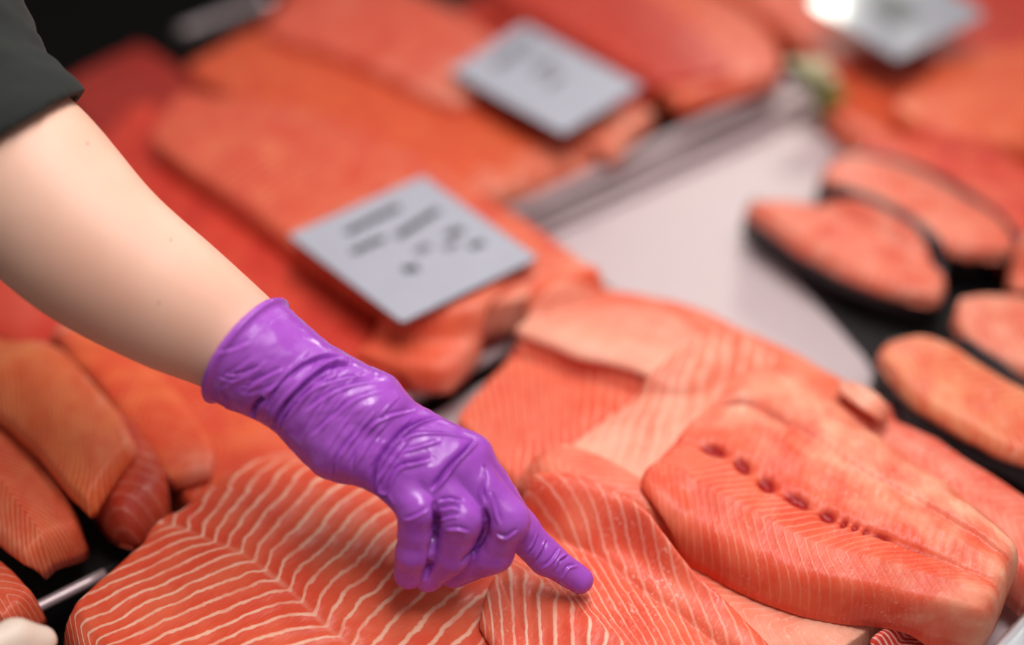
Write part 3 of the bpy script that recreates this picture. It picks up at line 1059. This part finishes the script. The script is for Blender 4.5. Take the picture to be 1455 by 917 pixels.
V = np.empty(len(ev.vertices) * 3, np.float32); ev.vertices.foreach_get('co', V); V = V.reshape(-1, 3).astype(float)
Q = np.empty(len(ev.loops), np.int32); ev.loops.foreach_get('vertex_index', Q); Q = Q.reshape(-1, 4).astype(np.int64)
bpy.data.objects.remove(tmp)
N = normals(V, Q)
# make sure normals point out
if np.mean(np.sum(N * (V - V.mean(0)), 1)) < 0:
    Q = Q[:, ::-1]; N = -N
bvh = BVHTree.FromPolygons([tuple(v) for v in V], [tuple(q) for q in Q])
disp = np.zeros(len(V))


def crease(pts, w=.0016, depth=.0016, ridge=.0012, side=1, fade=True):
    """a fold in the latex along a line on the glove: a valley with a raised lip on one side"""
    global disp
    P = np.array(pts, float)
    Qp = np.vstack([2 * P[0] - P[1], P, 2 * P[-1] - P[-2]])
    ln = []
    for k in range(1, len(Qp) - 2):
        for t in np.linspace(0, 1, 10, endpoint=False):
            a, b, c, d = Qp[k - 1], Qp[k], Qp[k + 1], Qp[k + 2]
            ln.append(.5 * (2 * b + (-a + c) * t + (2 * a - 5 * b + 4 * c - d) * t * t + (-a + 3 * b - 3 * c + d) * t ** 3))
    ln.append(P[-1])
    pts3 = [hit(bvh, *q)[0] for q in ln]
    pts3 = np.array([q for q in pts3 if q is not None])
    if len(pts3) < 3: return
    lo_, hi_ = pts3.min(0) - .012, pts3.max(0) + .012
    idx = np.where(np.all((V > lo_) & (V < hi_), axis=1))[0]
    if not len(idx): return
    X = V[idx]
    best = np.full(len(idx), 1e9); sg = np.zeros(len(idx)); tt = np.zeros(len(idx))
    n = len(pts3) - 1
    for k in range(n):
        a, b = pts3[k], pts3[k + 1]
        ab = b - a; l2 = ab @ ab
        if l2 < 1e-12: continue
        t = np.clip((X - a) @ ab / l2, 0, 1)
        dv = X - a - t[:, None] * ab
        dd = np.linalg.norm(dv, axis=1)
        cr = np.cross(ab, np.array([0, 0, 1.0])) / math.sqrt(l2)
        s = np.sign(dv @ cr)
        m = dd < best
        best[m] = dd[m]; sg[m] = s[m]; tt[m] = (k + t[m]) / n
    f = np.clip(np.minimum(tt, 1 - tt) * 5, 0, 1) ** .7 if fade else 1.0
    sd_ = best * sg * side
    val = -depth * np.exp(-np.sqrt((best / w) ** 2 + .04) + .2) + ridge * np.exp(-((sd_ - 1.7 * w) / (1.1 * w)) ** 2)
    disp[idx] += val * f


# folds read off the photograph (photo pixel lines across the wrist, the back of the hand, the knuckles)
CR = [
    ([(378, 580), (392, 553), (425, 523), (455, 509), (488, 506)], .0016, .0020, .0014, -1),
    ([(385, 608), (405, 575), (440, 540), (470, 520), (500, 518)], .0017, .0026, .0016, -1),
    ([(396, 625), (402, 598), (430, 563), (452, 542), (475, 530)], .0014, .0018, .0012, 1),
    ([(420, 570), (450, 548), (490, 535), (520, 532)], .0013, .0010, .0010, 1),
    ([(432, 585), (465, 560), (500, 545), (535, 540)], .0013, .0009, .0010, 1),
    ([(440, 620), (470, 592), (505, 565), (545, 552)], .0013, .0008, .0008, 1),
    ([(355, 600), (362, 580), (375, 565)], .0022, .0028, .0010, 1),
    ([(345, 560), (358, 545), (385, 530), (400, 522)], .0013, .0010, .0008, 1),
    ([(320, 533), (345, 530), (370, 520)], .0012, .0008, .0006, 1),
    ([(310, 535), (330, 540), (350, 530)], .0012, .0006, .0006, 1),
    ([(475, 690), (474, 660), (490, 632), (510, 610)], .0014, .0012, .0010, 1),
    ([(500, 668), (505, 640), (525, 605), (550, 590), (590, 580)], .0014, .0010, .0011, 1),
    ([(555, 712), (534, 695), (534, 665), (555, 632), (582, 605), (620, 592), (660, 598)], .0016, .0026, .0018, 1),
    ([(560, 722), (549, 700), (556, 676), (568, 662), (590, 656), (612, 650)], .0015, .0018, .0016, 1),
    ([(612, 697), (626, 680), (645, 655), (662, 638), (675, 625)], .0017, .0028, .0016, 1),
    ([(560, 628), (590, 615), (625, 614), (650, 618), (672, 622)], .0014, .0010, .0012, 1),
    ([(570, 640), (600, 632), (625, 625)], .0012, .0006, .0010, 1),
    ([(690, 715), (686, 695), (690, 675), (688, 660)], .0013, .0018, .0012, -1),
    ([(622, 712), (640, 708), (660, 712)], .0012, .0014, .0010, 1),
    ([(624, 724), (642, 720), (655, 723)], .0011, .0010, .0010, 1),
    ([(622, 738), (640, 733), (652, 732)], .0011, .0008, .0008, 1),
    ([(572, 738), (588, 733), (608, 722)], .0011, .0009, .0012, 1),
    ([(632, 752), (650, 750), (668, 755)], .0011, .0008, .0012, 1),
    ([(705, 758), (718, 763), (735, 752)], .0011, .0008, .0012, 1),
    ([(700, 700), (706, 722), (712, 745)], .0014, .0008, .0010, 1),
    ([(765, 760), (760, 775), (748, 790)], .0011, .0009, .0009, 1),
    ([(778, 768), (770, 785), (760, 800)], .0011, .0009, .0009, 1),
    ([(795, 778), (785, 793), (770, 808)], .0011, .0009, .0009, -1),
    ([(808, 790), (795, 798), (790, 812)], .0011, .0009, .0010, 1),
    ([(820, 802), (806, 806), (798, 822)], .0011, .0008, .0009, -1),
    ([(604, 826), (611, 795), (617, 765), (620, 740), (616, 712)], .0017, .0030, .0002, 1),
    ([(655, 802), (675, 780), (688, 760), (692, 742), (688, 722)], .0017, .0028, .0002, 1),
]
for (pts, w_, dp, rg, sd_) in CR:
    crease(pts, w_ * .62, dp * (1.9 if dp > .0023 else 1.5), rg * (1.7 if dp > .0023 else 1.25), sd_)
rnd = random.Random(11)
for k in range(26):
    # fine stretched folds running across the wrist and the back of the hand
    t = k / 25
    cx, cy = 405 + 165 * t + rnd.uniform(-5, 5), 535 + 118 * t + rnd.uniform(-6, 6)
    o_ = rnd.uniform(-38, 30); ln_ = rnd.uniform(22, 52)
    pp = []
    for q_ in (-1, -.5, 0, .5, 1):
        a_ = o_ + ln_ * q_
        pp.append((cx - .60 * a_ + .0022 * a_ * a_ * .8 - 2, cy + .80 * a_ - 4 + rnd.uniform(-1.5, 1.5)))
    crease(pp, .0008, rnd.uniform(.0003, .0008), rnd.uniform(.0003, .0007), rnd.choice((-1, 1)))
for k in range(9):
    cx, cy = 320 + rnd.uniform(0, 75), 480 + rnd.uniform(0, 75)
    an = rnd.uniform(-.9, .2); ln_ = rnd.uniform(14, 30)
    crease([(cx - ln_ * math.cos(an), cy - ln_ * math.sin(an)), (cx, cy + 3), (cx + ln_ * math.cos(an), cy + ln_ * math.sin(an))],
           .0010, rnd.uniform(.0003, .0007), .0005, 1)
# general slack of the latex: fine waves round the wrist
al = (V - ca) @ ax
perp = V - ca - al[:, None] * ax
ang = np.arctan2(perp[:, 2], perp @ np.array([-.66, -.75, 0]))
wv = fbm(al * 150 + .6 * np.sin(ang * 1.5), ang * 1.6, al * 0, 5, 2)
env = np.exp(-((al - .065) / .045) ** 2)
disp += .0005 * wv * env
disp += .0005 * fbm(V[:, 0] * 90, V[:, 1] * 90, V[:, 2] * 90, 31, 2) * (al > .012)
# rolled rim at the opening
disp += .0022 * np.exp(-((al - .0026) / .0020) ** 2)
V2 = V + N * disp[:, None]
V2 = smooth_mesh(V2, Q, 1, .25)
gl = NT('purple_latex')
go = gl.objco()
gf = gl.noise(go, 420, 3, .6); g2 = gl.noise(go, 90, 3)
gl.p(Base_Color=gl.mix(gl.ramp(gl.noise(go, 20, 2), .3, .7), (.36, .070, .50), (.43, .098, .58)),
     Roughness=gl.ramp(g2, .38, .66, .17, .44), IOR=1.48)
gl.bump(gl.math('ADD', gl.math('MULTIPLY', gf, .35), g2), .22, .0012)
glove = mesh_np('glove', cam2world(V2) - PLOC, Q, gl.m, person)
glove['label'] = 'purple latex glove with a rolled cuff'

# sleeve
lo = np.array([(-360 - 727) / F * .66, .02, -.80]); hi = np.array([(140 - 727) / F * .62, .33, -.55])
fs = Field(lo, hi, .0026)
arm2 = [(a, b, hw * 1.0, d, r_) for (a, b, hw, d, r_) in arm_way[:5]]
S1 = add_chain(fs, None, arm2, .0055, .02)
S2 = add_chain(fs, None, arm2, .0015, .012)
hp = np.array([-.2356, .1071, -.60])
hn = np.array([.561, -.787, -.258]); hn /= np.linalg.norm(hn)
x, y, z = fs.g
pl_ = (x - hp[0]) * hn[0] + (y - hp[1]) * hn[1] + (z - hp[2]) * hn[2]
# folds in the cloth, gathered towards the elbow
fold = fbm(x * 40 + y * 25, y * 55 - x * 20, z * 30, 77, 2)
S1 = S1 - .003 * np.clip(fold, -.6, 1) * np.clip(-pl_ / .02, 0, 1) - .0012
S = np.maximum(np.maximum(S1, pl_), -np.maximum(S2, -(pl_ + .05)))
V, Q = surface_nets(S, fs.org, fs.h)
V = smooth_mesh(V, Q, 3)
N = normals(V, Q)
if np.mean(np.sum(N * (V - V.mean(0)), 1)) < 0: Q = Q[:, ::-1]
cloth = NT('dark_green_cloth')
cn = cloth.noise(cloth.objco(), 900, 2, .7)
cloth.p(Base_Color=cloth.mix(cn, (.006, .008, .006), (.013, .016, .013)), Roughness=.9, Sheen_Weight=.04)
cloth.bump(cn, .3, .0008)
sl = mesh_np('sleeve', cam2world(V) - PLOC, Q, cloth.m, person)
sl['label'] = 'dark green rolled sleeve'

# shirt over the shoulder and chest, outside the left edge of the frame
ft = Field((-.98, .45, .08), (-.30, 1.25, .80), .009)
s1 = ft.cone(np.array((-.70, .90, .16)), np.array((-.66, .86, .52)), .13, .14)
s2 = ft.cone(np.array((-.72, 1.08, .16)), np.array((-.69, 1.02, .52)), .12, .13)
s3 = ft.cone(cam2world(cpt(-190, -120, .70)), np.array((-.60, .86, .58)), .058, .085)
St = np.maximum(smin(smin(s1, s2, .08), s3, .06), .10 - ft.g[2])
St = St + .004 * fbm(ft.g[0] * 18, ft.g[1] * 18, ft.g[2] * 9, 91, 2)
V, Q = surface_nets(St, ft.org, ft.h)
V = smooth_mesh(V, Q, 3)
N = normals(V, Q)
if np.mean(np.sum(N * (V - V.mean(0)), 1)) < 0: Q = Q[:, ::-1]
mesh_np('shirt', V - PLOC, Q, cloth.m, person)

# ------------------------------------------------------------------ second person's fingertips, lower left corner
p2 = empty('person', G(-40, 960, .05))
tag(p2, 'fingers of a second person, pale and only just in the lower left corner', 'person')
PL2 = np.array(p2.location)
J2 = [[(-190, 1130, .60, .026), (-120, 1010, .605, .0125), (-40, 935, .61, .0105), (20, 907, .625, .0098), (58, 912, .635, .0085)],
      [(-180, 1160, .60, .026), (-90, 1050, .60, .0125), (-10, 985, .605, .0105), (40, 960, .62, .0098), (70, 965, .632, .0085)],
      [(-170, 1190, .60, .024), (-60, 1090, .595, .012), (10, 1040, .60, .010), (55, 1015, .615, .0095), (85, 1020, .628, .0085)],
      [(-160, 1210, .60, .022), (-30, 1130, .595, .011), (25, 1090, .60, .0095), (60, 1070, .61, .009), (85, 1070, .62, .008)],
      [(-210, 1120, .615, .02), (-190, 1010, .635, .013), (-130, 960, .645, .0105), (-80, 940, .65, .009)]]
lo = np.array([-.46, -.36, -.69]); hi = np.array([-.20, -.13, -.56])
f2 = Field(lo, hi, .0022)
S = None
for J in J2:
    one = None
    for a, b in zip(J[:-1], J[1:]):
        c = f2.cone(cpt(*a[:3]), cpt(*b[:3]), a[3], b[3])
        one = c if one is None else smin(one, c, .004)
    S = one if S is None else smin(S, one, .003)
S = smin(S, f2.cone(cpt(-180, 1160, .60), cpt(-330, 1330, .60), .030, .028), .01)
V, Q = surface_nets(S, f2.org, f2.h)
V = smooth_mesh(V, Q, 3)
N = normals(V, Q)
if np.mean(np.sum(N * (V - V.mean(0)), 1)) < 0: Q = Q[:, ::-1]
sk2 = simple('pale_skin', (.82, .66, .54), .5, 0, 60, .05)
b2 = mesh_np('hand', cam2world(V) - PL2, Q, sk2, p2)
